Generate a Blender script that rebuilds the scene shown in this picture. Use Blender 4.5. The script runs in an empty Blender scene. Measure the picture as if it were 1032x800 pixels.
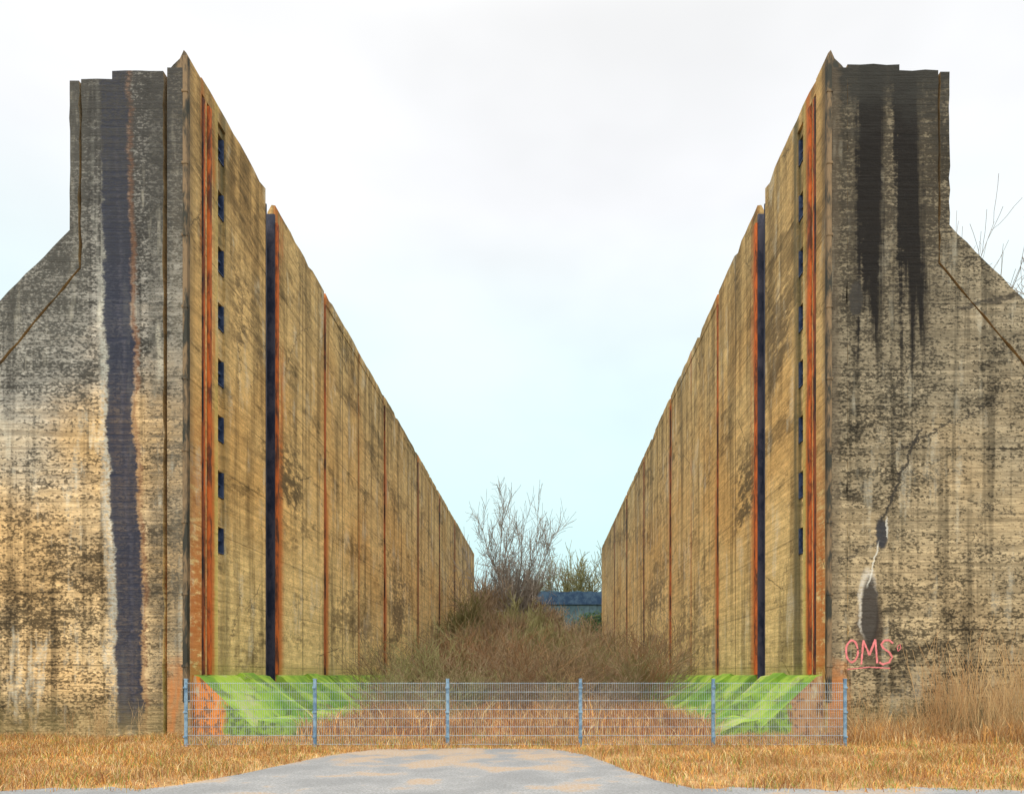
import bpy, bmesh, math, random
import numpy as np
from mathutils import Vector, Matrix
random.seed(7); rng=np.random.default_rng(7)
sc=bpy.context.scene
F=688.0; EYE=1.6; Y0=17.6
LK=bpy.context.collection.objects.link

# ---------------------------------------------------------------- node helper
class NT:
    def __init__(s,nt): s.nt=nt
    def n(s,t): return s.nt.nodes.new(t)
    def link(s,a,b): s.nt.links.new(a,b)
    def put(s,sock,v):
        if isinstance(v,E): s.link(v.s,sock)
        elif isinstance(v,(tuple,list)):
            v=tuple(v)
            if sock.type=='RGBA' and len(v)==3: v=v+(1,)
            sock.default_value=v
        else: sock.default_value=v
    def math(s,op,a,b=0.0,clamp=False):
        m=s.n('ShaderNodeMath'); m.operation=op; m.use_clamp=clamp
        s.put(m.inputs[0],a); s.put(m.inputs[1],b); return E(s,m.outputs[0])
    def vec(s,x,y,z):
        m=s.n('ShaderNodeCombineXYZ'); s.put(m.inputs[0],x); s.put(m.inputs[1],y); s.put(m.inputs[2],z); return E(s,m.outputs[0])
    def step(s,x,a,b,lo=0.0,hi=1.0):
        m=s.n('ShaderNodeMapRange'); m.interpolation_type='SMOOTHSTEP'
        s.put(m.inputs[0],x)
        if b<a: a,b,lo,hi=b,a,hi,lo
        m.inputs[1].default_value=a; m.inputs[2].default_value=b; m.inputs[3].default_value=lo; m.inputs[4].default_value=hi
        return E(s,m.outputs[0])
    def noise(s,v,scale=1.0,det=3.0,rough=0.55,dist=0.0):
        m=s.n('ShaderNodeTexNoise'); s.put(m.inputs['Vector'],v); m.inputs['Scale'].default_value=scale
        m.inputs['Detail'].default_value=det; m.inputs['Roughness'].default_value=rough; m.inputs['Distortion'].default_value=dist
        return E(s,m.outputs[0])
    def white(s,v):
        m=s.n('ShaderNodeTexWhiteNoise'); m.noise_dimensions='3D'; s.put(m.inputs['Vector'],v); return E(s,m.outputs['Value'])
    def voro(s,v,scale):
        m=s.n('ShaderNodeTexVoronoi'); m.feature='DISTANCE_TO_EDGE'; s.put(m.inputs['Vector'],v); m.inputs['Scale'].default_value=scale
        return E(s,m.outputs['Distance'])
    def mix(s,f,a,b,mode='MIX'):
        m=s.n('ShaderNodeMix'); m.data_type='RGBA'; m.blend_type=mode; m.clamp_factor=True
        s.put(m.inputs[0],f); s.put(m.inputs[6],a); s.put(m.inputs[7],b); return E(s,m.outputs[2])
    def gray(s,v): return s.vec(v,v,v)
class E:
    def __init__(s,t,sock): s.t=t; s.s=sock
    def __add__(a,b): return a.t.math('ADD',a,b)
    __radd__=__add__
    def __mul__(a,b): return a.t.math('MULTIPLY',a,b)
    __rmul__=__mul__
    def __sub__(a,b): return a.t.math('SUBTRACT',a,b)
    def __rsub__(a,b): return a.t.math('SUBTRACT',b,a)
    def abs(a): return a.t.math('ABSOLUTE',a)
    def max(a,b): return a.t.math('MAXIMUM',a,b)
    def frac(a): return a.t.math('FRACT',a)
    def floor(a): return a.t.math('FLOOR',a)

def newmat(name,rough=0.9,metal=0.0):
    m=bpy.data.materials.new(name); m.use_nodes=True
    t=NT(m.node_tree); b=m.node_tree.nodes['Principled BSDF']
    b.inputs['Roughness'].default_value=rough; b.inputs['Metallic'].default_value=metal
    b.inputs['Specular IOR Level'].default_value=0.2
    g=t.n('ShaderNodeNewGeometry'); sp=t.n('ShaderNodeSeparateXYZ'); t.link(g.outputs['Position'],sp.inputs[0])
    P=E(t,g.outputs['Position']); x,y,z=[E(t,sp.outputs[i]) for i in range(3)]
    return m,t,b,P,x,y,z
def bump(t,b,h,strength=0.5,dist=0.02):
    n=t.n('ShaderNodeBump'); n.inputs['Strength'].default_value=strength; n.inputs['Distance'].default_value=dist
    t.put(n.inputs['Height'],h); t.link(n.outputs[0],b.inputs['Normal'])

def band(t,v,a,b,soft):
    return t.step(v,a-soft,a+soft)*t.step(v,b-soft,b+soft,1.0,0.0)

def concrete(name,kind,s,d):
    m,t,b,P,x,y,z=newmat(name,0.95)
    h=y if kind=='inner' else x
    fr=kind=='front'
    big=t.noise(P,0.2,2,0.6)
    if fr: col=t.mix(t.step(big,0.36,0.62),(0.56,0.36,0.165),(0.66,0.47,0.25))
    else:  col=t.mix(t.step(big,0.36,0.62),(0.72,0.43,0.15),(0.84,0.57,0.24))
    boards=t.noise(t.vec(x*0.28,y*(0.28 if fr else 0.55),z*10.0),1.0,4,0.72)
    speck2=t.noise(t.vec(x*1.0,y*0.8,z*2.0),2.4,4,0.72)
    speck=t.noise(t.vec(x*0.7,y*0.7,z*1.2),15.0,2,0.7)
    streak=t.noise(t.vec(x*3.6,y*(3.6 if fr else 1.6),z*0.11),1.0,3,0.65)
    patch=t.noise(t.vec(x*0.35,y*0.2,z*0.6),1.0,5,0.70,0.4)
    zb=((z+(speck2-0.5)*0.02)*(1/0.155)); zi=zb.floor()
    r1=t.white(t.vec(zi,3.0,1.0)); hi=(h*0.24+r1*7).floor(); r2=t.white(t.vec(zi,hi,5.0))
    seam=t.step((zb.frac()-0.5).abs(),0.40,0.5)
    lift=t.step((((z+(speck2-0.5)*0.06)*(1/1.86)).frac()-0.5).abs(),0.478,0.497)
    top=t.step(z,8.0,17.5)
    if fr:
        gh=t.step(z+(big-0.5)*10.0+(patch-0.5)*8,3.5,10.5)
        col=t.mix(gh*0.93,col,(0.35,0.33,0.29) if s<0 else (0.22,0.195,0.15))
        if s>0: col=t.mix(0.65,col,(0.25,0.195,0.12))
        else: col=t.mix(t.step(z+(patch-.5)*6,8.5,15.5)*0.6,col,(0.14,0.13,0.12))
    else:
        col=t.mix(t.step(z+(patch-.5)*6,6,17)*0.45,col,(0.46,0.29,0.12))
        col=t.mix(t.step(z+(patch-.5)*3,1.6,8.5,0.8,0.0),col,(0.92,0.71,0.33))
        w=t.white(t.vec(((y-7.9)*(1/5.2)).floor(),1,2))
        col=t.mix(w*0.28,col,(0.50,0.30,0.12))
    mul=0.84+r2*0.27 if fr else 0.90+r2*0.17
    if fr: mul=mul*t.step(boards,0.3,0.7,0.62,1.32)
    else: mul=mul*t.step(boards,0.3,0.7,0.78,1.18)
    mul=mul*t.step(speck2,0.32,0.68,1.12,0.84)
    mul=mul*(1.0-seam*t.step(patch+(boards-.5)*.6,0.40,0.60)*(0.42 if fr else 0.30))
    mul=mul*(1.0-lift*0.4*t.step(boards,.35,.55))
    sg=t.step(speck*0.5+boards*0.32+speck2*0.18+(patch-0.5)*0.28+top*0.06,0.485,0.57)
    mul=mul*(1.0-sg*(0.76 if fr else 0.22))
    mul=mul*(1.0-t.step(streak+top*0.09,0.48,0.70)*(0.55 if fr else 0.48))
    mul=mul*(1.0-t.step(patch*0.75+speck2*0.25+top*0.03,0.54,0.62)*(0.35 if fr else 0.40))
    col=t.mix(1.0,col,t.gray(mul),'MULTIPLY')
    lime=t.noise(t.vec(x*2.1+7,y*(2.1 if fr else 1.1),z*0.35),1.0,3,0.7)
    col=t.mix(t.step(lime,0.54,0.68)*t.step(speck,0.3,0.6)*((0.5 if s<0 else 0.25) if fr else 0.42),col,(0.76,0.68,0.52))
    cv=t.voro(t.vec(x+speck2*1.1,y+speck2*1.1,z*0.8+speck2*0.9),0.30)
    crk=t.step(cv,0.0,0.008,1.0,0.0)*t.step(big,0.48,0.54)
    col=t.mix(crk*0.8,col,(0.03,0.025,0.02))
    jit=(speck2-0.5)*1.2
    if not fr:
        rust=None
        lst=[(18.45,0.22,0.9),(18.95,0.35,1.0),(23.75,0.60,1.0),(28.95,0.55,1.0),(39.7,0.7,0.95),(34.1,0.3,0.5),(50.1,0.6,0.8),(60.5,0.8,0.7),(70.8,0.8,0.6)]
        for (yy,w_,st) in lst:
            r=t.step((y-yy+jit*0.2).abs(),w_*0.15,w_,st,0.0)
            rust=r if rust is None else rust.max(r)
        rust=rust*t.step(streak*0.4+lime*0.6+t.step(z,1,13,0.16,-0.04),0.42,0.56)
        low=band(t,y+jit*0.1,17.75,18.6,0.1)*t.step(z+(patch-.5)*8,4,9.5,0.9,0.0)*t.step(speck2,.35,.5)
        rust=rust.max(low)
        col=t.mix(rust*0.88,col,(0.52,0.15,0.03))
        jl=t.step((((y-18.3+(speck2-.5)*.06)*(1/2.6)).frac()-0.5).abs(),0.478,0.492)*t.step(y,24.5,26)
        col=t.mix(jl*0.75,col,(0.08,0.055,0.03))
        dk=band(t,y+jit*0.15,19.55,20.0,0.12)*t.step(streak,0.38,0.6,0.35,0.85)
        col=t.mix(dk,col,(0.12,0.10,0.05))
        yg=band(t,y+jit*0.1,19.1,19.32,0.08)*t.step(z,3,14,0.6,0.2)
        col=t.mix(yg,col,(0.55,0.48,0.13))
        blot=t.step(patch*.5+speck2*.5,0.44,0.54)
        dk2=band(t,y+jit*0.4,23.7,26.2,0.6)*t.step((z-8.3+(patch-.5)*8).abs(),0.8,2.6,0.85,0)*blot
        col=t.mix(dk2,col,(0.10,0.07,0.035))
        dk3=band(t,y+jit*0.4,20.2,22.4,0.4)*t.step((z-12.8+(patch-.5)*8).abs(),0.5,1.8,0.7,0)*blot
        col=t.mix(dk3,col,(0.13,0.085,0.04))
        dk4=band(t,y+jit*0.6,41,48,1.5)*t.step((z-6.3+(patch-.5)*10).abs(),0.8,3.0,0.8,0)*blot
        col=t.mix(dk4,col,(0.15,0.105,0.055))
        dk5=band(t,y+jit*0.6,29.5,37,1.2)*t.step((z-4.3+(patch-.5)*10).abs(),0.4,2.0,0.6,0)*blot
        col=t.mix(dk5,col,(0.16,0.11,0.055))
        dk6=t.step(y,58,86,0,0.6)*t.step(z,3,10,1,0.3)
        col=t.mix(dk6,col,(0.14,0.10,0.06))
        edge=t.step(y+jit*0.1,17.75,18.1,0.6,0.1)*t.step(y,18.3,18.5,1,0)*t.step(z,3,8)
        col=t.mix(edge,col,(0.14,0.10,0.06))
        col=t.mix(t.step(z+jit*0.8,1.6,2.1,0.4,0.0),col,(0.30,0.28,0.06))
    else:
        jn=jit*0.30; jf=(speck-0.5)*0.25
        u=(x*s)-d
        ujn=u+jn
        if s<0:
            cu=u+jn*0.75+jf*0.5+(patch-.5)*0.5+t.step(z,0.0,16.5,0.42,0.0)
            col=t.mix(band(t,cu,2.18,2.46,0.10)*0.5*t.step(streak,0.35,0.6)*t.step(speck,.3,.6),col,(0.62,0.59,0.50))
            st=band(t,cu,1.54,2.24,0.05)*t.step(z+jn*2,0.05,0.3)
            col=t.mix(st*t.step(speck2*.5+boards*.5,0.35,0.65,0.99,0.84),col,(0.024,0.027,0.044))
            col=t.mix(band(t,cu,1.42,1.54,0.06)*0.6,col,(0.20,0.09,0.045))
            col=t.mix(band(t,cu,1.78,1.86,0.05)*st*0.4*t.step(boards,.4,.6),col,(0.11,0.10,0.12))
            col=t.mix(band(t,u+jn*0.6,0.40,0.98,0.15)*0.8*t.step(boards*.5+speck*.5,0.38,0.56,1,.35),col,(0.055,0.05,0.04))
            col=t.mix(band(t,ujn,-0.1,0.42,0.1)*0.5,col,(0.13,0.11,0.08))
            col=t.mix(t.step(z+(patch-.5)*6,10.5,17.3,0.0,0.88)*t.step(speck+boards,0.85,1.10,.35,1),col,(0.05,0.046,0.042))
            col=t.mix(t.step(u+jn,2.4,2.7)*t.step(z,6,12)*t.step(speck+boards,0.8,1.05,.2,.7),col,(0.07,0.065,0.055))
        else:
            uj=u+jn*0.8+jf*0.6+(streak-0.5)*0.7
            a=band(t,uj,0.82,1.40,0.06)*t.step(z+(streak-.5)*7+jit,10.0,11.4)
            c=band(t,uj+t.step(z,10,17,-0.14,0.14),1.74,2.42,0.06)*t.step(z+(streak-.5)*7+jit,9.6,11.2)
            st=a.max(c)
            halo=band(t,u+jn,0.3,3.0,0.3)*t.step(z+jit*2,8.0,13.5)*0.88
            col=t.mix(halo*t.step(speck*.4+boards*.6,0.36,0.56),col,(0.05,0.04,0.028))
            col=t.mix(st*t.step(boards,.3,.7,1,.94),col,(0.010,0.008,0.007))
            col=t.mix(t.step(z+(patch-.5)*4,15.3,17.0,0.0,0.92),col,(0.03,0.028,0.024))
            def ell(cx,cz,rx,rz,sf=0.3,jj=0.5):
                ex=(u+jn*jj+jf*0.25-cx)*(1/rx); ez=(z+jit*0.4-cz)*(1/rz)
                return t.step(ex*ex+ez*ez,1.0-sf,1.0+sf,1.0,0.0)
            col=t.mix(ell(1.06,2.75,0.36,0.95,0.7)*0.8,col,(0.06,0.042,0.03))
            col=t.mix(ell(1.02,3.40,0.25,0.92,0.3)*0.7*t.step(speck+boards,.8,1.05,.4,1),col,(0.58,0.52,0.44))
            col=t.mix(ell(1.08,3.2,0.23,0.90,0.3)*0.94,col,(0.035,0.027,0.022))
            col=t.mix(ell(1.38,5.25,0.17,0.42,0.4)*0.95,col,(0.03,0.03,0.035))
            col=t.mix(ell(1.52,5.4,0.03,0.30,0.4)*0.6,col,(0.6,0.56,0.48))
            lc=(u+jn*0.5-(1.05+(z-4.0)*0.25)).abs()
            col=t.mix(t.step(lc,0.008,0.03,1,0)*band(t,z,3.9,5.0,.1)*.7,col,(0.60,0.56,0.48))
            lc=(u+jn*1.1-(1.38+(z-5.5)*0.40)).abs()
            col=t.mix(t.step(lc,0.02,0.055,1,0)*band(t,z,5.5,8.0,.1)*.9,col,(0.03,0.025,0.02))
            col=t.mix(ell(0.72,11.3,0.17,0.45)*0.85,col,(0.04,0.035,0.03))
            col=t.mix(band(t,ujn,-0.1,0.30,0.1)*0.55,col,(0.10,0.075,0.05))
            cr=(z-(7.3+(u-1.6)*0.5+jit*0.7)).abs()
            col=t.mix(t.step(cr,0.015,0.05,1.0,0.0)*t.step(u,1.3,1.6)*t.step(u,3.8,4.3,1,0)*0.88,col,(0.03,0.025,0.02))
            cr=(z-(11.2+(u-4)*0.2+jit*0.5)).abs()
            col=t.mix(t.step(cr,0.02,0.10,1.0,0.0)*t.step(u,3.1,3.4)*0.8,col,(0.03,0.025,0.02))
        col=t.mix(t.step(z+(speck2-0.5)*2,0.2,1.3,0.5,0.0),col,(0.20,0.15,0.06))
        oj=band(t,ujn,-0.5,0.5,0.15)*t.step(z+jit*0.9,1.4,2.2,1.0,0.0)
        col=t.mix(oj*t.step(lime,.42,.56,.2,.9),col,(0.42,0.16,0.05))
    t.put(b.inputs['Base Color'],col)
    bump(t,b,boards*0.7+speck2*0.8,0.8,0.05 if fr else 0.035)
    return m

def simple(name,c1,c2,scale=4,rough=0.8,metal=0.0,stretch=(1,1,1),lo=0.4,hi=0.6,bs=0.3):
    m,t,b,P,x,y,z=newmat(name,rough,metal)
    n=t.noise(t.vec(x*stretch[0],y*stretch[1],z*stretch[2]),scale,4,0.7)
    t.put(b.inputs['Base Color'],t.mix(t.step(n,lo,hi),c1,c2))
    if bs: bump(t,b,n,bs,0.01)
    return m
def twigmat(name,c1,c2):
    m,t,b,P,x,y,z=newmat(name,0.9)
    oi=t.n('ShaderNodeObjectInfo'); r=E(t,oi.outputs['Random'])
    n=t.noise(P,1.2,1)
    t.put(b.inputs['Base Color'],t.mix(t.step(n*0.5+r*0.5,0.25,0.75),c1,c2)); return m

M_rust=simple('rusted_steel',(0.11,0.04,0.022),(0.56,0.13,0.03),1.8,0.9,0,(2,2,0.7),0.36,0.62)
M_rustb=simple('brown_rusted_steel',(0.06,0.03,0.02),(0.36,0.10,0.035),1.2,0.9,0,(2,1,0.5),0.42,0.62)
M_rustdark=simple('dark_rusted_steel',(0.02,0.019,0.026),(0.18,0.06,0.03),2.0,0.7,0,(1,1,0.35),0.42,0.6)
M_blue=simple('blue_black_steel',(0.018,0.020,0.038),(0.055,0.05,0.07),2.0,0.6,0,(1,1,0.6))
M_niche=simple('blue_painted_niche_steel',(0.018,0.03,0.07),(0.05,0.07,0.13),3.0,0.6)
M_arm=simple('brown_black_armour',(0.035,0.033,0.025),(0.20,0.13,0.07),3.0,0.8,0,(1,1,0.3))
M_fpost=simple('weathered_fence_steel',(0.11,0.18,0.26),(0.22,0.31,0.39),6,0.5,0.2,bs=0.05)
M_fwire=simple('galvanised_wire',(0.25,0.31,0.37),(0.38,0.44,0.48),6,0.5,0.1,bs=0)
M_graf=simple('pink_spray_paint',(0.55,0.15,0.14),(0.70,0.20,0.20),9,0.7,bs=0)
M_twig=twigmat('brown_twigs',(0.19,0.125,0.07),(0.34,0.245,0.15))
M_twigr=twigmat('reddish_twigs',(0.24,0.13,0.065),(0.37,0.24,0.12))
M_twigo=twigmat('olive_twigs',(0.15,0.13,0.05),(0.27,0.25,0.11))
M_straw=twigmat('orange_brown_stalks',(0.44,0.24,0.10),(0.60,0.40,0.19))
M_bark=twigmat('grey_bark',(0.14,0.115,0.09),(0.27,0.23,0.19))
M_leafd=twigmat('ivy_foliage',(0.04,0.08,0.03),(0.12,0.17,0.05))

def moss_mat():
    m,t,b,P,x,y,z=newmat('mossy_concrete',0.95)
    n=t.noise(P,0.7,4,0.6); f=t.noise(P,8,3,0.7); q=t.noise(t.vec(x*1.0,y*0.5,z*1.0),1.6,4,0.7)
    col=t.mix(t.step(n,0.38,0.6),(0.13,0.25,0.03),(0.30,0.43,0.05))
    col=t.mix(t.step(f*0.3+q*0.7,0.52,0.62)*0.7,col,(0.09,0.11,0.035))
    col=t.mix(t.step(n+(f-0.5)*0.3,0.58,0.66)*0.6,col,(0.42,0.39,0.22))
    col=t.mix(t.step(z+(f-.5)*0.5,0.0,0.4,0.6,0),col,(0.12,0.085,0.04))
    t.put(b.inputs['Base Color'],col); bump(t,b,n+f*.3,0.4,0.03); return m
M_moss=moss_mat()
def rustconc(s):
    m,t,b,P,x,y,z=newmat('rust_stained_concrete',0.95)
    n=t.noise(t.vec(x*1.5,y,z*0.7),1.7,4,0.7); f=t.noise(P,7,3,0.7)
    col=t.mix(t.step(n,0.30,0.46),(0.50,0.42,0.26),(0.60,0.20,0.03) if s<0 else (0.36,0.19,0.08))
    col=t.mix(t.step(n+(f-.5)*.8,0.52,0.64)*0.85,col,(0.15,0.075,0.035))
    u=(x*s)*1.0-(9.21 if s<0 else 7.33)
    mo=t.step(u+(n-.5)*1.0+(f-.5)*.3,-0.95,-0.75,1.0,0.0)
    col=t.mix(mo,col,t.mix(t.step(f,.42,.58),(0.20,0.30,0.04),(0.10,0.14,0.035)))
    t.put(b.inputs['Base Color'],col); bump(t,b,n+f,0.5,0.03); return m

# ---------------------------------------------------------------- mesh helpers
def add_obj(name,me,parent=None,loc=None):
    o=bpy.data.objects.new(name,me); LK(o)
    if parent is not None:
        o.parent=parent
        o.matrix_parent_inverse=Matrix.Translation(-Vector(parent.location))
    return o
def root(name,loc,label,cat,group=None):
    e=bpy.data.objects.new(name,None); LK(e); e.location=loc; e.empty_display_size=0.5
    e['label']=label; e['category']=cat
    if group: e['group']=group
    return e
def prism(bm,poly,y0,y1):
    a=[bm.verts.new((p[0],y0,p[1])) for p in poly]; c=[bm.verts.new((p[0],y1,p[1])) for p in poly]
    bm.faces.new(a); bm.faces.new(c[::-1])
    n=len(poly)
    for i in range(n): bm.faces.new((a[(i+1)%n],a[i],c[i],c[(i+1)%n]))
def box(bm,x0,x1,y0,y1,z0,z1): prism(bm,[(min(x0,x1),z0),(max(x0,x1),z0),(max(x0,x1),z1),(min(x0,x1),z1)],y0,y1)
def bm_obj(name,bm,mats,parent=None,front=None,bevel=0):
    bmesh.ops.recalc_face_normals(bm,faces=bm.faces)
    if front is not None:
        for f in bm.faces: f.material_index=1 if (f.normal.y<-0.7 and f.calc_center_median().y<front) else 0
    me=bpy.data.meshes.new(name); bm.to_mesh(me); bm.free()
    for m in mats: me.materials.append(m)
    o=add_obj(name,me,parent)
    if bevel:
        md=o.modifiers.new('b','BEVEL'); md.width=bevel; md.segments=1; md.limit_method='ANGLE'
    return o
def jag(pts,step=0.35,amp=0.02):
    out=[]
    n=len(pts)
    for i in range(n):
        a=pts[i]; b=pts[(i+1)%n]; L=math.hypot(b[0]-a[0],b[1]-a[1]); k=max(1,int(L/step))
        flat=(a[1]<0.2 and b[1]<0.2)
        for j in range(k):
            f=j/k; p=(a[0]+(b[0]-a[0])*f,a[1]+(b[1]-a[1])*f)
            if j>0 and not flat:
                q=random.uniform(-amp,amp)*(2.2 if random.random()<0.12 else 1)
                nx,nz=-(b[1]-a[1])/L,(b[0]-a[0])/L
                p=(p[0]+nx*q,p[1]+nz*q)
            out.append(p)
    return out

def build_wall(s,d,yend,label,topA,topB,ustep,uout,kink,gap):
    X=lambda u: s*(d+u)
    R=root('lock_wall',(X(1.5),Y0,0),label,'wall',None)
    mi=concrete('board_marked_concrete_chamber','inner',s,d); mf=concrete('board_marked_concrete_pier','front',s,d)
    bm=bmesh.new()
    P=lambda pts:[(X(u),z) for u,z in pts]
    e=0.02
    back=[(0.6,0),(0.6,topA-e),(ustep-e,topA-e),(ustep-e,topB-e),(uout-e,topB-e),(uout-e,kink),(uout+2.7-e,kink-2.7),(uout+2.7-e,0)]
    prism(bm,P(back),Y0+0.24,yend)
    mu=uout-0.30
    p0=0.6 if gap else 0.5
    plate=[(p0,0),(p0,topA),(ustep,topA),(ustep,topB),(mu,topB),(mu,kink-1.0),(mu+2.6,kink-1.0-3.1),(mu+2.6,0)]
    prism(bm,P(jag(plate,0.3,0.018)),Y0,Y0+0.2395)
    g_=0.06
    marg=[(mu+g_,topB-0.03),(uout,topB-0.03),(uout,kink),(uout+2.7,kink-2.7),(uout+2.7,0),(mu+2.6+g_,0),(mu+2.6+g_,kink-1.0-3.1+.03),(mu+g_,kink-1.0+.03)]
    prism(bm,P(jag(marg,0.3,0.02)),Y0+0.01,Y0+0.2395)
    blocks=[(17.6,18.38),(18.52,18.66),(18.82,19.3),(19.75,22.6),(23.42,28.62),(28.82,33.95),(34.03,39.4),(39.6,44.9),(44.97,49.85),(50.05,55.0),(55.1,60.2),(60.4,65.4),(65.5,70.6),(70.8,76),(76.1,81.2),(81.4,yend)]
    for i,(a,b_) in enumerate(blocks):
        u0=random.uniform(0,0.03) if i>4 else 0
        ub=0.5 if i==0 else 0.5995
        prism(bm,P([(u0,0),(ub,0),(ub,17.25),(u0,17.25)]),a,b_)
    for i in range(len(blocks)-1):
        a=blocks[i][1]; b_=blocks[i+1][0]
        if 19.2<a<19.4 or 22.5<a<22.7: continue
        dep=0.16 if b_-a>0.12 else 0.1
        prism(bm,P([(dep,0),(0.5995,0),(0.5995,17.24),(dep,17.24)]),a+0.0005,b_-0.0005)
    zc=[16.65-1.6*k for k in range(8)]
    prev=0.0
    for zz in sorted(zc):
        prism(bm,P([(0.07,prev),(0.5995,prev),(0.5995,zz-0.38),(0.07,zz-0.38)]),19.3005,19.7495)
        prev=zz+0.38
    prism(bm,P([(0.07,prev),(0.5995,prev),(0.5995,17.24),(0.07,17.24)]),19.3005,19.7495)
    bm_obj('concrete_body',bm,[mi,mf],R,front=17.75)
    for zz in zc:
        bm=bmesh.new()
        box(bm,X(0.42),X(0.58),19.33,19.72,zz-0.36,zz+0.36)
        box(bm,X(0.04),X(0.42),19.69,19.745,zz-0.37,zz+0.37)
        box(bm,X(0.04),X(0.42),19.305,19.33,zz-0.37,zz+0.37)
        box(bm,X(0.04),X(0.42),19.33,19.69,zz-0.375,zz-0.34)
        box(bm,X(0.10),X(0.15),19.33,19.69,zz-0.02,zz+0.04)
        bm_obj('mooring_niche',bm,[M_niche],R)
    bm=bmesh.new()
    cb=[(17.6,18.38),(18.3805,22.6)]+blocks[4:]
    for i,(a,b_) in enumerate(cb):
        L=b_-a; n=max(1,int(L/0.45)); dz=random.uniform(-0.07,0.04) if i>2 else 0
        prof=[(0,17.2505),(0,17.68),(0.13,17.70),(0.27,17.45),(0.27,17.2505)]
        if i==0: prof=[(0,17.2505),(-0.0,17.62),(0.07,17.70),(0.17,17.48),(0.34,17.32),(0.4,17.2505)]
        rows=[]
        for j in range(n+1):
            yy=a+L*j/n
            ch=random.uniform(-0.03,0.03)-(random.uniform(0.05,0.18) if random.random()<0.1 else 0)
            if i==0: ch*=0.3
            rows.append([bm.verts.new((X(u),yy,z if z<17.3 else z+dz+ch)) for u,z in prof])
        k=len(prof)
        for j in range(n):
            for q in range(k): bm.faces.new((rows[j][q],rows[j][(q+1)%k],rows[j+1][(q+1)%k],rows[j+1][q]))
        bm.faces.new(rows[0]); bm.faces.new(rows[-1][::-1])
    bm_obj('coping',bm,[mi,M_arm],R,front=17.7)
    bm=bmesh.new()
    box(bm,X(-0.03),X(0.09),Y0-0.03,Y0+0.12,0.9,17.55)
    for k in range(9):
        zz=1.8+k*1.85; box(bm,X(-0.045),X(0.115),Y0-0.045,Y0+0.02,zz,zz+0.07)
    bm_obj('corner_armour',bm,[M_arm],R,bevel=0.01)
    for (a,b_,mt,pr) in [(18.39,18.43,M_rustdark,-0.03),(18.43,18.50,M_rust,-0.04),(18.67,18.80,M_rust,-0.07),(28.63,28.74,M_rustb,-0.05),(39.42,39.52,M_rustb,-0.05),(49.88,49.98,M_rustdark,-0.04),(60.22,60.33,M_rustdark,-0.04),(70.63,70.73,M_rustdark,-0.03)]:
        bm=bmesh.new(); box(bm,X(pr),X(0.159),a,b_,1.62,17.15)
        bm_obj('steel_rail',bm,[mt],R)
    bm=bmesh.new()
    box(bm,X(0.5),X(0.598),22.605,23.415,0,17.1)
    box(bm,X(0.0),X(0.5),23.33,23.417,0,17.35)
    box(bm,X(-0.02),X(0.5),22.603,22.66,0,17.2)
    bm_obj('stoplog_slot_lining',bm,[M_blue],R)
    bm=bmesh.new(); box(bm,X(-0.07),X(-0.002),23.42,23.58,1.62,17.1); bm_obj('steel_rail',bm,[M_rust],R)
    bm=bmesh.new()
    aps=[(17.9,22.5),(23.5,28.6),(28.85,39.4),(39.6,49.8),(50.1,60.2),(60.4,yend)]
    w=1.75
    for a,b_ in aps:
        n=max(2,int((b_-a)/1.0)); rows=[]
        for j in range(n+1):
            yy=a+(b_-a)*j/n; q=lambda: random.uniform(-0.008,0.008)
            rows.append([bm.verts.new((X(u),yy,z)) for u,z in [(-0.002,-0.1),(-0.002,1.60+q()*.5),(-0.18,1.56+q()*.5),(-0.9+q(),0.88+q()),(-w+q(),0.10),(-w,-0.1)]])
        k=6
        for j in range(n):
            for qn in range(k): bm.faces.new((rows[j][qn],rows[j][(qn+1)%k],rows[j+1][(qn+1)%k],rows[j+1][qn]))
        bm.faces.new(rows[0]); bm.faces.new(rows[-1][::-1])
    # broad angled buttress facets on the slope
    for yy,hh,th in ((20.3,.30,.9),(26.0,.26,1.2)):
        prism(bm,[(X(-0.05),1.58),(X(-0.2),1.58+hh*.3),(X(-w-0.5),0.18+hh*.3),(X(-w-0.7),-0.1),(X(-0.9),-0.1)],yy,yy+th)
    prism(bm,[(X(-w+0.05),-0.1),(X(-w+0.05),0.42),(X(-w-0.35),0.36),(X(-w-1.1),0.02),(X(-w-1.1),-0.1)],17.95,36.0)
    bm_obj('sloped_apron',bm,[M_moss,rustconc(s)],R,front=18.0)
    return R
WL=build_wall(-1,9.21,90.5,'tall board-marked concrete lock wall with broad black run down its pier',17.16,16.95,1.92,3.02,13.07,True)
WR=build_wall(1,7.33,86.5,'tall concrete lock wall with twin black stains and pink graffiti',17.33,17.18,1.84,3.14,13.2,False)

def ribbon(bm,pts,w,y):
    q=[]
    for a,b in zip(pts[:-1],pts[1:]):
        L=math.hypot(b[0]-a[0],b[1]-a[1]); k=max(1,int(L/0.04))
        for j in range(k): q.append((a[0]+(b[0]-a[0])*j/k+random.uniform(-.005,.005),a[1]+(b[1]-a[1])*j/k+random.uniform(-.005,.005)))
    q.append(pts[-1]); pts=q; vs=[]
    for i,p in enumerate(pts):
        a=pts[max(0,i-1)]; b=pts[min(len(pts)-1,i+1)]
        dx,dz=b[0]-a[0],b[1]-a[1]; L=math.hypot(dx,dz) or 1
        ww=w*random.uniform(0.7,1.1)
        nx,nz=-dz/L*ww/2,dx/L*ww/2
        vs.append((bm.verts.new((p[0]+nx,y,p[1]+nz)),bm.verts.new((p[0]-nx,y,p[1]-nz))))
    for i in range(len(vs)-1): bm.faces.new((vs[i][0],vs[i][1],vs[i+1][1],vs[i+1][0]))
bm=bmesh.new()
def gp(lst): return [((px-548)*Y0/F,EYE+(680-py)*Y0/F) for px,py in lst]
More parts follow.
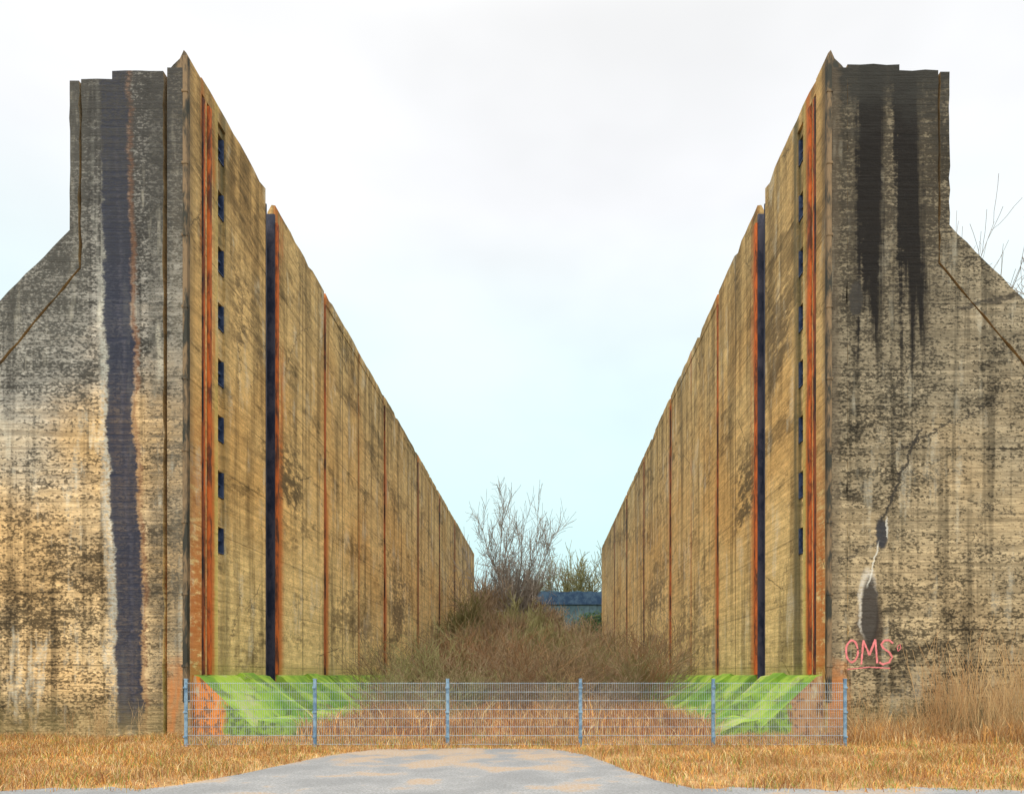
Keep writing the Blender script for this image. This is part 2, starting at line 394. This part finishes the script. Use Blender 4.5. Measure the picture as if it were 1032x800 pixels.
O=[(858.5+6*math.cos(a),656+11*math.sin(a)) for a in np.linspace(-0.2,6.2,22)]
S=[(900,648),(896,645),(891,645),(888,649),(890,653),(896,657),(899,662),(896,667),(890,669),(886,667)]
M1=[(868,669),(870,645)];M2=[(870,645),(876,660)];M3=[(876,660),(882,644)];M4=[(882,644),(884,668)]
sts=[(O,.055),(M1,.055),(M2,.055),(M3,.055),(M4,.055),(S,.055),([(854,674),(875,672),(897,673)],.03),([(904,651),(907,649),(908,653),(905,656),(904,652)],.022)]
for i,(st,w_) in enumerate(sts):
    ribbon(bm,gp(st),w_,Y0-0.006-0.0006*i)
g=bm_obj('graffiti',bm,[M_graf],WR); g['label']='pink sprayed letters OMS with underline'

# ---------------------------------------------------------------- far head wall
def headmat():
    m,t,b,P,x,y,z=newmat('blue_grey_concrete',0.9)
    n=t.noise(P,0.35,5,0.65); f=t.noise(t.vec(x*1.5,y,z*0.3),1.0,3,0.65)
    col=t.mix(t.step(n,0.4,0.6),(0.05,0.09,0.11),(0.10,0.155,0.17))
    col=t.mix(t.step(f,0.5,0.7)*0.6,col,(0.03,0.045,0.05))
    t.put(b.inputs['Base Color'],col); return m
M_head=headmat()
H=root('lock_head_wall',(0,93,0),'dark blue-grey concrete cross wall closing the overgrown chamber','wall')
bm=bmesh.new()
prism(bm,jag([(-13,0),(-13,13.0),(12,13.0),(12,0)],0.8,0.12),93,97)
bm_obj('concrete_body',bm,[M_head],H)
bm=bmesh.new(); box(bm,-13,12,92.8,92.99,11.2,12.9); bm_obj('parapet_beam',bm,[simple('dark_teal_steel',(0.02,0.045,0.09),(0.05,0.09,0.14),1.0)],H)

# ---------------------------------------------------------------- ground
def ground_mat():
    m,t,b,P,x,y,z=newmat('dry_grass_soil',1.0)
    n=t.noise(P,0.5,4,0.65); f=t.noise(P,7,3,0.75)
    col=t.mix(t.step(n,0.38,0.62),(0.32,0.17,0.07),(0.50,0.31,0.13))
    col=t.mix(t.step(f,0.45,0.65)*0.6,col,(0.13,0.08,0.035))
    col=t.mix(t.step(y,100,200)*0.7,col,(0.12,0.13,0.05))
    t.put(b.inputs['Base Color'],col); bump(t,b,f+n,0.8,0.05); return m
bm=bmesh.new()
xs=[-2000,-400,-100,-40,-20]+list(np.linspace(-14,14,57))+[20,40,100,400,2000]
ys=[-300,-60,-10,5,12]+list(np.linspace(13,60,95))+[70,90,130,400,2500]
gv=[]
for yy in ys:
    row=[]
    for xx in xs:
        z=0
        if -7.4<xx<5.6 and yy>18.5: z=0.10*math.sin(xx*1.3+yy*0.7)+0.08*math.sin(yy*1.9-xx)
        row.append(bm.verts.new((xx,yy,z)))
    gv.append(row)
for j in range(len(ys)-1):
    for i in range(len(xs)-1): bm.faces.new((gv[j][i],gv[j][i+1],gv[j+1][i+1],gv[j+1][i]))
g=bm_obj('ground',bm,[ground_mat()]); g['kind']='structure'
for p in g.data.polygons: p.use_smooth=True
def road_edge(x):
    e=9.6+5.3*math.exp(-((x+1.7)/3.1)**6)
    return e+0.10*math.sin(x*2.7)+0.06*math.sin(x*7.1+1)+0.05*math.sin(x*17)
def asph():
    m,t,b,P,x,y,z=newmat('old_asphalt',0.9)
    n=t.noise(P,0.8,4,0.6); f=t.noise(P,26,3,0.75)
    col=t.mix(t.step(n,0.35,0.65),(0.24,0.24,0.24),(0.34,0.335,0.33))
    col=t.mix(t.step(f,0.42,0.62)*0.6,col,(0.12,0.115,0.11))
    col=t.mix(t.step(f,0.6,0.7)*0.6,col,(0.48,0.46,0.43))
    col=t.mix(t.step(n+t.step(y,10,15)*0.14,0.54,0.64)*t.step(f,.35,.5)*0.6,col,(0.40,0.25,0.12))
    t.put(b.inputs['Base Color'],col); bump(t,b,f,0.6,0.01); return m
bm=bmesh.new(); pr=None
for xx in np.linspace(-60,60,1201):
    a=bm.verts.new((xx,-20,0.004)); c=bm.verts.new((xx,road_edge(xx),0.004))
    if pr: bm.faces.new((pr[0],a,c,pr[1]))
    pr=(a,c)
o=bm_obj('asphalt_road',bm,[asph()]); o['kind']='structure'

# ---------------------------------------------------------------- grass
def blades(name,pts,hmin,hmax,wid,mats,label,lean=0.35,parent=None):
    n=len(pts); h=rng.uniform(hmin,hmax,n)*rng.uniform(0.6,1,n); a=rng.uniform(0,2*np.pi,n); w=wid*rng.uniform(0.6,1.3,n)
    h=h*(0.75+0.35*np.sin(pts[:,0]*1.7+np.sin(pts[:,1]*2.1)*2))
    la=rng.uniform(0,2*np.pi,n); ll=h*rng.uniform(0.05,lean,n)*1.6
    dx,dy=np.cos(a)*w/2,np.sin(a)*w/2; lx,ly=np.cos(la)*ll,np.sin(la)*ll
    V=np.zeros((n,5,3)); B=pts
    V[:,0]=B+np.stack([-dx,-dy,0*h-0.02],1); V[:,1]=B+np.stack([dx,dy,0*h-0.02],1)
    V[:,2]=B+np.stack([lx*0.35+dx*0.7,ly*0.35+dy*0.7,h*0.6],1); V[:,3]=B+np.stack([lx*0.35-dx*0.7,ly*0.35-dy*0.7,h*0.6],1)
    V[:,4]=B+np.stack([lx,ly,h],1)
    V=V.reshape(-1,3); i=np.arange(n)*5
    faces=[]
    for k in i.tolist(): faces.append((k,k+1,k+2,k+3)); faces.append((k+3,k+2,k+4))
    me=bpy.data.meshes.new(name); me.from_pydata(V.tolist(),[],faces)
    for m in mats: me.materials.append(m)
    mi=rng.integers(0,len(mats),n).repeat(2); me.polygons.foreach_set('material_index',mi.astype(np.int32))
    o=add_obj(name,me); o['kind']='stuff'; o['label']=label; o['category']='grass'
    return o
def flat(name,c):
    m=bpy.data.materials.new(name); m.use_nodes=True; t=NT(m.node_tree); b=m.node_tree.nodes['Principled BSDF']; b.inputs['Roughness'].default_value=0.9; b.inputs['Specular IOR Level'].default_value=0.15
    g=t.n('ShaderNodeNewGeometry'); r=E(t,g.outputs['Random Per Island'])
    sp=t.n('ShaderNodeSeparateXYZ'); n=t.noise(E(t,g.outputs['Position']),0.6,3)
    c1=t.mix(r,tuple(v*0.65 for v in c),tuple(min(.8,v*1.15) for v in c))
    t.put(b.inputs['Base Color'],t.mix(t.step(n,.4,.62)*0.5,c1,(0.26,0.14,0.06))); return m
M_g=[flat('orange_dry_grass',(0.76,0.36,0.10)),flat('straw_grass',(0.72,0.52,0.26)),flat('russet_grass',(0.36,0.155,0.06))]
M_gg=flat('green_grass',(0.24,0.30,0.06))
def scatter(n,x0,x1,y0,y1,fn=None):
    x=rng.uniform(x0,x1,n); y=rng.uniform(y0,y1,n)
    cl=np.sin(x*2.3+1.7*np.sin(y*1.1))*np.sin(y*1.9+1.3*np.sin(x*0.9))
    k=rng.uniform(-1,1,n)<cl*0.8+0.45
    x,y=x[k],y[k]
    if fn is not None:
        k=np.array([fn(a,b) for a,b in zip(x,y)]); x,y=x[k],y[k]
    return np.stack([x,y,0*x],1)
blades('verge_grass',scatter(230000,-16,15,9.0,17.5,lambda a,b:b>road_edge(a)-0.35*random.random()**2 and abs(a)<b*0.95+1),0.05,0.26,0.011,[M_g[0],M_g[0],M_g[1],M_g[2],M_g[2],M_gg],'dry orange-brown grass along the fence and pier feet',0.8)
blades('chamber_grass',scatter(75000,-6.4,4.6,17.5,40),0.3,0.95,0.022,[M_g[0],M_g[2],M_g[1],M_g[2],M_g[2]],'tall dead grass covering the chamber floor',0.6)
blades('tall_grass',scatter(10000,6.8,16,15.5,17.4),0.2,0.85,0.014,[M_g[0],M_g[1],M_g[2]],'tall straw-coloured grass at the foot of the pier',0.6)

# ---------------------------------------------------------------- branching plants
def tubes(segs,sides=3):
    S=np.array([[*a,*b,r0,r1] for a,b,r0,r1 in segs]); A=S[:,0:3]; B=S[:,3:6]; r0=S[:,6]; r1=S[:,7]
    D=B-A; D/= (np.linalg.norm(D,axis=1)[:,None]+1e-9)
    up=np.where(np.abs(D[:,2:3])<0.9,np.array([[0,0,1.0]]),np.array([[1.0,0,0]]))
    U=np.cross(D,up); U/=np.linalg.norm(U,axis=1)[:,None]; W=np.cross(D,U)
    V=[]
    for k in range(sides):
        a=2*math.pi*k/sides; V.append(A+(U*math.cos(a)+W*math.sin(a))*r0[:,None])
    for k in range(sides):
        a=2*math.pi*k/sides; V.append(B+(U*math.cos(a)+W*math.sin(a))*r1[:,None])
    V=np.stack(V,1).reshape(-1,3); F_=[]
    for i in range(len(S)):
        o=i*2*sides
        for k in range(sides): F_.append((o+k,o+(k+1)%sides,o+sides+(k+1)%sides,o+sides+k))
    return V.tolist(),F_
def grow(out,p,d,L,r,depth,maxd,nb,spread,upb,rmin,seglen=3,wob=0.1):
    q=p.copy(); dd=d.copy(); k=seglen; rr=r
    for i in range(k):
        dd=(dd+Vector((random.gauss(0,wob),random.gauss(0,wob),random.gauss(0,wob*.7)+upb*0.12))).normalized()
        q2=q+dd*(L/k); r2=max(rmin,rr*(0.86 if depth<maxd else 0.7))
        out.append((depth,tuple(q),tuple(q2),rr,r2)); 
        if depth<maxd and (i>0 or depth>0):
            for _ in range(nb[depth]):
                ax=Vector((random.gauss(0,1),random.gauss(0,1),random.gauss(0,.5))).normalized()
                nd=(dd+ax*spread).normalized(); nd.z+=upb*0.2; nd.normalize()
                f=random.random()
                grow(out,q.lerp(q2,f),nd,L*random.uniform(0.42,0.66),max(rmin,r2*0.6),depth+1,maxd,nb,spread,upb,rmin,seglen,wob)
        q,rr=q2,r2
def mesh_from(name,segs,mat,sides=3):
    V,Fc=tubes(segs,sides); me=bpy.data.meshes.new(name); me.from_pydata(V,[],Fc); me.materials.append(mat)
    for p in me.polygons: p.use_smooth=True
    return me
def tree_meshes(seed,stems,H,r,lean,spread=0.75,nb=(2,2,2),mat=M_bark,maxd=3,rmin=0.012,upb=0.5,rad=None,wob=0.1):
    random.seed(seed); out=[]
    for i in range(stems):
        a=2*math.pi*i/stems+random.uniform(-.4,.4)
        d=Vector((math.cos(a)*lean,math.sin(a)*lean,1)).normalized()
        grow(out,Vector((math.cos(a)*0.2*(stems>1),math.sin(a)*0.2*(stems>1),-0.1)),d,H*0.62*random.uniform(.85,1.05),r,0,maxd,nb,spread,upb,rmin,4,wob)
    zs=sorted(s[2][2] for s in out); zt=zs[int(len(zs)*0.998)]; k=H/zt
    hs=sorted(math.hypot(s[2][0],s[2][1]) for s in out); hr=hs[int(len(hs)*.995)]*k
    kx=k if rad is None else k*rad/hr
    out=[(s[0],(s[1][0]*kx,s[1][1]*kx,s[1][2]*k),(s[2][0]*kx,s[2][1]*kx,s[2][2]*k),s[3],s[4]) for s in out]
    t=[s[1:] for s in out if s[0]==0]; c=[s[1:] for s in out if s[0]>0]
    return mesh_from('trunk',t,mat,6),mesh_from('crown',c,mat,3)
def place_tree(tm,loc,sc_,rz,label,group=None,name='bare_tree',leaf=None):
    e=root(name,loc,label,'tree',group); e.scale=(sc_,)*3; e.rotation_euler=(0,0,rz)
    for nm,me in (('trunk',tm[0]),('crown',tm[1])):
        o=bpy.data.objects.new(nm,me); LK(o); o.parent=e
    return e
TA=tree_meshes(11,3,18.4,0.18,0.20,1.2,(3,3,3),M_bark,3,0.017,0.15,5.0,0.13)
TB=tree_meshes(12,4,10,0.09,0.25,1.1,(3,3,3),M_twig,3,0.019,0.2,4.0,0.13)
TC=tree_meshes(15,4,9.5,0.08,0.30,1.1,(3,3,3),M_twigo,3,0.019,0.2,4.0,0.13)
TD=tree_meshes(23,3,19.6,0.18,0.12,1.2,(3,3,3),M_bark,3,0.010,0.1,4.4,0.16)
TE=tree_meshes(31,2,20,0.2,0.2,1.2,(3,3,3),M_twigo,3,0.032,0.1,5.6,0.13)
xp=lambda px,y:(px-548)*y/F
place_tree(TA,(xp(512,62),62,0),1.0,0.3,'tall leafless multi-stemmed tree growing from the chamber floor')
gl='leafless scrub trees crowding the end of the chamber'
for i,(px,y,hh,rz) in enumerate([(482,56,0.85,1),(499,60,1.0,2),(530,64,0.98,0.5),(550,62,0.78,3),(573,68,0.62,4),(595,74,0.62,5),(489,72,1.05,2.2),(543,76,1.0,1.2),(476,66,0.85,0),(584,64,0.56,2),(518,54,0.80,2.9),(566,82,0.78,4.4),(602,62,0.52,1.9),(505,48,0.62,.7),(538,47,0.58,2.3),(485,48,0.52,5.3),(563,50,0.48,.2),(525,72,1.1,3.3),(592,52,0.42,2.7),(470,50,0.5,4.1)]):
    place_tree(TB if i%2 else TC,(xp(px,y),y,0),hh,rz,'leafless brown scrub tree in overgrown chamber',gl)
place_tree(TD,(16.9,27,0),1.0,1.0,'tall bare tree standing outside the concrete wall')
for i,(px,y,hh) in enumerate([(558,101,0.93),(580,103,1.0),(602,102,0.98),(540,104,0.88),(590,106,0.95)]):
    place_tree(TE,(xp(px,y),y,0),hh,i*1.7,'hazy olive budding tree rising behind the cross wall','budding trees behind the cross wall',name='budding_tree')
def ivy():
    random.seed(5); V=[];Fc=[]
    for i in range(8000):
        cx=random.choice([-6.5,-4,-2.5,0.2,1.0,6,8]); px=cx+random.gauss(0,.9); z=random.uniform(3,9.5)+abs(random.gauss(0,.5)); y=92.5-random.random()*.5
        a=Vector((random.gauss(0,1),random.gauss(0,.4),random.gauss(0,1))).normalized()*.15; b=a.orthogonal().normalized()*.1; p=Vector((px,y,z)); k=len(V)
        V.extend([tuple(p-a),tuple(p+b),tuple(p+a),tuple(p-b)]); Fc.append((k,k+1,k+2,k+3))
    me=bpy.data.meshes.new('ivy'); me.from_pydata(V,[],Fc); me.materials.append(M_leafd)
    o=add_obj('ivy',me); o['kind']='stuff'; o['label']='dark ivy hanging over the cross wall'; o['category']='ivy'
ivy()
def shrub_mesh(seed,mat,H=2.4,stems=10,rm=0.006,nb=(2,1),sp=0.75):
    random.seed(seed); out=[]
    for i in range(stems):
        a=random.uniform(0,6.28); l=random.uniform(.1,1.0)
        grow(out,Vector((math.cos(a)*.35*random.random(),math.sin(a)*.35*random.random(),-.05)),Vector((math.cos(a)*l,math.sin(a)*l,1)).normalized(),H*random.uniform(.5,1),0.012,0,2,nb,sp,0.15,rm,4,0.14)
    return mesh_from('bare_shrub',[s[1:] for s in out],mat,3)
SM=[shrub_mesh(41,M_twig),shrub_mesh(42,M_twigr),shrub_mesh(43,M_twigo,2.2,12),shrub_mesh(44,M_twig,2.0,12)]
def stalks(seed,H,n):
    random.seed(seed); out=[]
    for i in range(n):
        a=random.uniform(0,6.28); l=random.uniform(.02,.35)
        grow(out,Vector((random.gauss(0,.25),random.gauss(0,.15),-.05)),Vector((math.cos(a)*l,math.sin(a)*l,1)).normalized(),H*random.uniform(.45,1),0.008,0,1,(1,),0.45,0.4,0.004,5,0.05)
    return mesh_from('bare_shrub',[s[1:] for s in out],M_straw,3)
SW=[stalks(51,2.2,9),stalks(52,1.9,7),stalks(53,2.4,6)]
random.seed(99)
def shrub(x,y,s,label,group,me=None):
    o=bpy.data.objects.new('bare_shrub',me or random.choice(SM)); LK(o); o.location=(x,y,0); o.scale=(s,s,s*random.uniform(.85,1.1)); o.rotation_euler=(0,0,random.uniform(0,6.28))
    o['label']=label; o['category']='shrub'; o['group']=group
for i in range(165):
    y=21+43*random.random(); x=random.uniform(-6.9,5.2) if y>30 else random.uniform(-6.2,4.5)
    s=(0.68+0.032*(y-22)+random.uniform(0,.5)) 
    if y<28: s*=0.7
    shrub(x,y,s,'leafless brown shrub in dead grass of the chamber','leafless shrubs on the chamber floor')
for i in range(38):
    x=random.uniform(8.2,12.2); 
    shrub(x,random.uniform(16.2,17.3),random.uniform(.3,.45) if x<9.4 else random.uniform(.55,1.0),'thin orange-brown weed stalks at foot of pier','dry weeds along the pier feet',SW[i%3])
for i in range(8):
    shrub(random.uniform(6.4,8.0),random.uniform(15.5,16.2),random.uniform(.3,.6),'thin orange-brown weed stalks beside the fence end','dry weeds along the pier feet',SW[i%3])
for i in range(8):
    shrub(random.uniform(-12.8,-9.0),random.uniform(16.2,17.2),random.uniform(.2,.42),'thin orange-brown weed stalks at foot of pier','dry weeds along the pier feet',SW[i%3])

# ---------------------------------------------------------------- fence
YF=15.3; pxs=[187,317,451,585,719,852]; px2x=[xp(p,YF) for p in pxs]
FR=root('mesh_fence',((px2x[0]+px2x[-1])/2,YF,0),'low grey-blue welded wire mesh fence across the chamber mouth','fence')
for xx in px2x:
    bm=bmesh.new()
    box(bm,xx-0.035,xx+0.035,YF,YF+0.05,-0.05,1.50); box(bm,xx-0.041,xx+0.041,YF-0.006,YF+0.056,1.50,1.52)
    for zz in (0.2,0.75,1.3): box(bm,xx-0.045,xx+0.045,YF-0.03,YF-0.002,zz,zz+0.04)
    box(bm,xx-0.07,xx+0.07,YF-0.04,YF+0.09,-0.02,0.012)
    bm_obj('fence_post',bm,[M_fpost],FR,bevel=0.004)
for a,b_ in zip(px2x[:-1],px2x[1:]):
    bm=bmesh.new(); a+=0.05; b_-=0.05
    for k in range(8):
        zz=0.05+0.195*k
        box(bm,a,b_,YF-0.017,YF-0.010,zz,zz+0.008); box(bm,a,b_,YF+0.002,YF+0.009,zz,zz+0.008)
    n=int((b_-a)/0.05)
    for k in range(n+1):
        xx=a+(b_-a-0.005)*k/n; box(bm,xx,xx+0.0045,YF-0.009,YF+0.001,0.02,1.44)
    bm_obj('mesh_panel',bm,[M_fwire],FR)

# ---------------------------------------------------------------- light, sky
SE,SR=math.radians(40),math.radians(190)
w=bpy.data.worlds.new('World'); sc.world=w; w.use_nodes=True; nt=w.node_tree; t=NT(nt)
bg=nt.nodes['Background']; bg.inputs['Strength'].default_value=0.1
sky=t.n('ShaderNodeTexSky'); sky.sky_type='NISHITA'; sky.sun_disc=False; sky.sun_elevation=SE; sky.sun_rotation=SR; sky.dust_density=3
tc=t.n('ShaderNodeTexCoord'); sp=t.n('ShaderNodeSeparateXYZ'); t.link(tc.outputs['Generated'],sp.inputs[0])
dx,dy,dz=[E(t,sp.outputs[i]) for i in range(3)]
cr=t.n('ShaderNodeValToRGB'); t.link(dz.s,cr.inputs[0]); c=cr.color_ramp
els=[(0.0,(.64,.86,.85)),(0.18,(.67,.93,.93)),(0.38,(.82,.99,1.0)),(0.56,(.96,.97,.99)),(1.0,(1.0,.98,.93))]
c.elements[0].position=0; c.elements[0].color=(*els[0][1],1); c.elements[1].position=1; c.elements[1].color=(*els[-1][1],1)
for p_,cc in els[1:-1]:
    e=c.elements.new(p_); e.color=(*cc,1)
gain=t.step(dz,0.68,0.95,11.0,34.0)
gain=gain+t.step(dy,-0.7,0.1,12.0,0.0)*t.step(dz,0.0,0.2)
cl=t.noise(t.vec(dx*1.0,dy*1.0,dz*2.2),1.6,4,0.55)
gain=gain*t.step(cl,0.3,0.7,0.92,1.08)
vm=t.n('ShaderNodeVectorMath'); vm.operation='SCALE'; t.link(cr.outputs[0],vm.inputs[0]); t.put(vm.inputs['Scale'],gain)
col=t.mix(0.9,E(t,sky.outputs[0]),E(t,vm.outputs[0]))
t.put(bg.inputs['Color'],col)
sl=bpy.data.lights.new('sun','SUN'); sl.energy=1.5; sl.angle=math.radians(20); sl.color=(1,.91,.79)
so=bpy.data.objects.new('sun',sl); LK(so)
sd=Vector((math.sin(SR)*math.cos(SE),math.cos(SR)*math.cos(SE),math.sin(SE)))
so.rotation_euler=sd.to_track_quat('Z','Y').to_euler(); so.location=(0,-20,40)

cam=bpy.data.cameras.new('camera'); co=bpy.data.objects.new('camera',cam); LK(co); sc.camera=co
cam.sensor_width=36; cam.sensor_fit='HORIZONTAL'; cam.lens=24; co.location=(0,0,EYE); co.rotation_euler=(math.radians(90),0,0)
cam.shift_x=-32/1032; cam.shift_y=280/1032; cam.clip_end=6000; cam.clip_start=0.1
sc.view_settings.view_transform='Standard'; sc.view_settings.look='None'; sc.view_settings.exposure=0
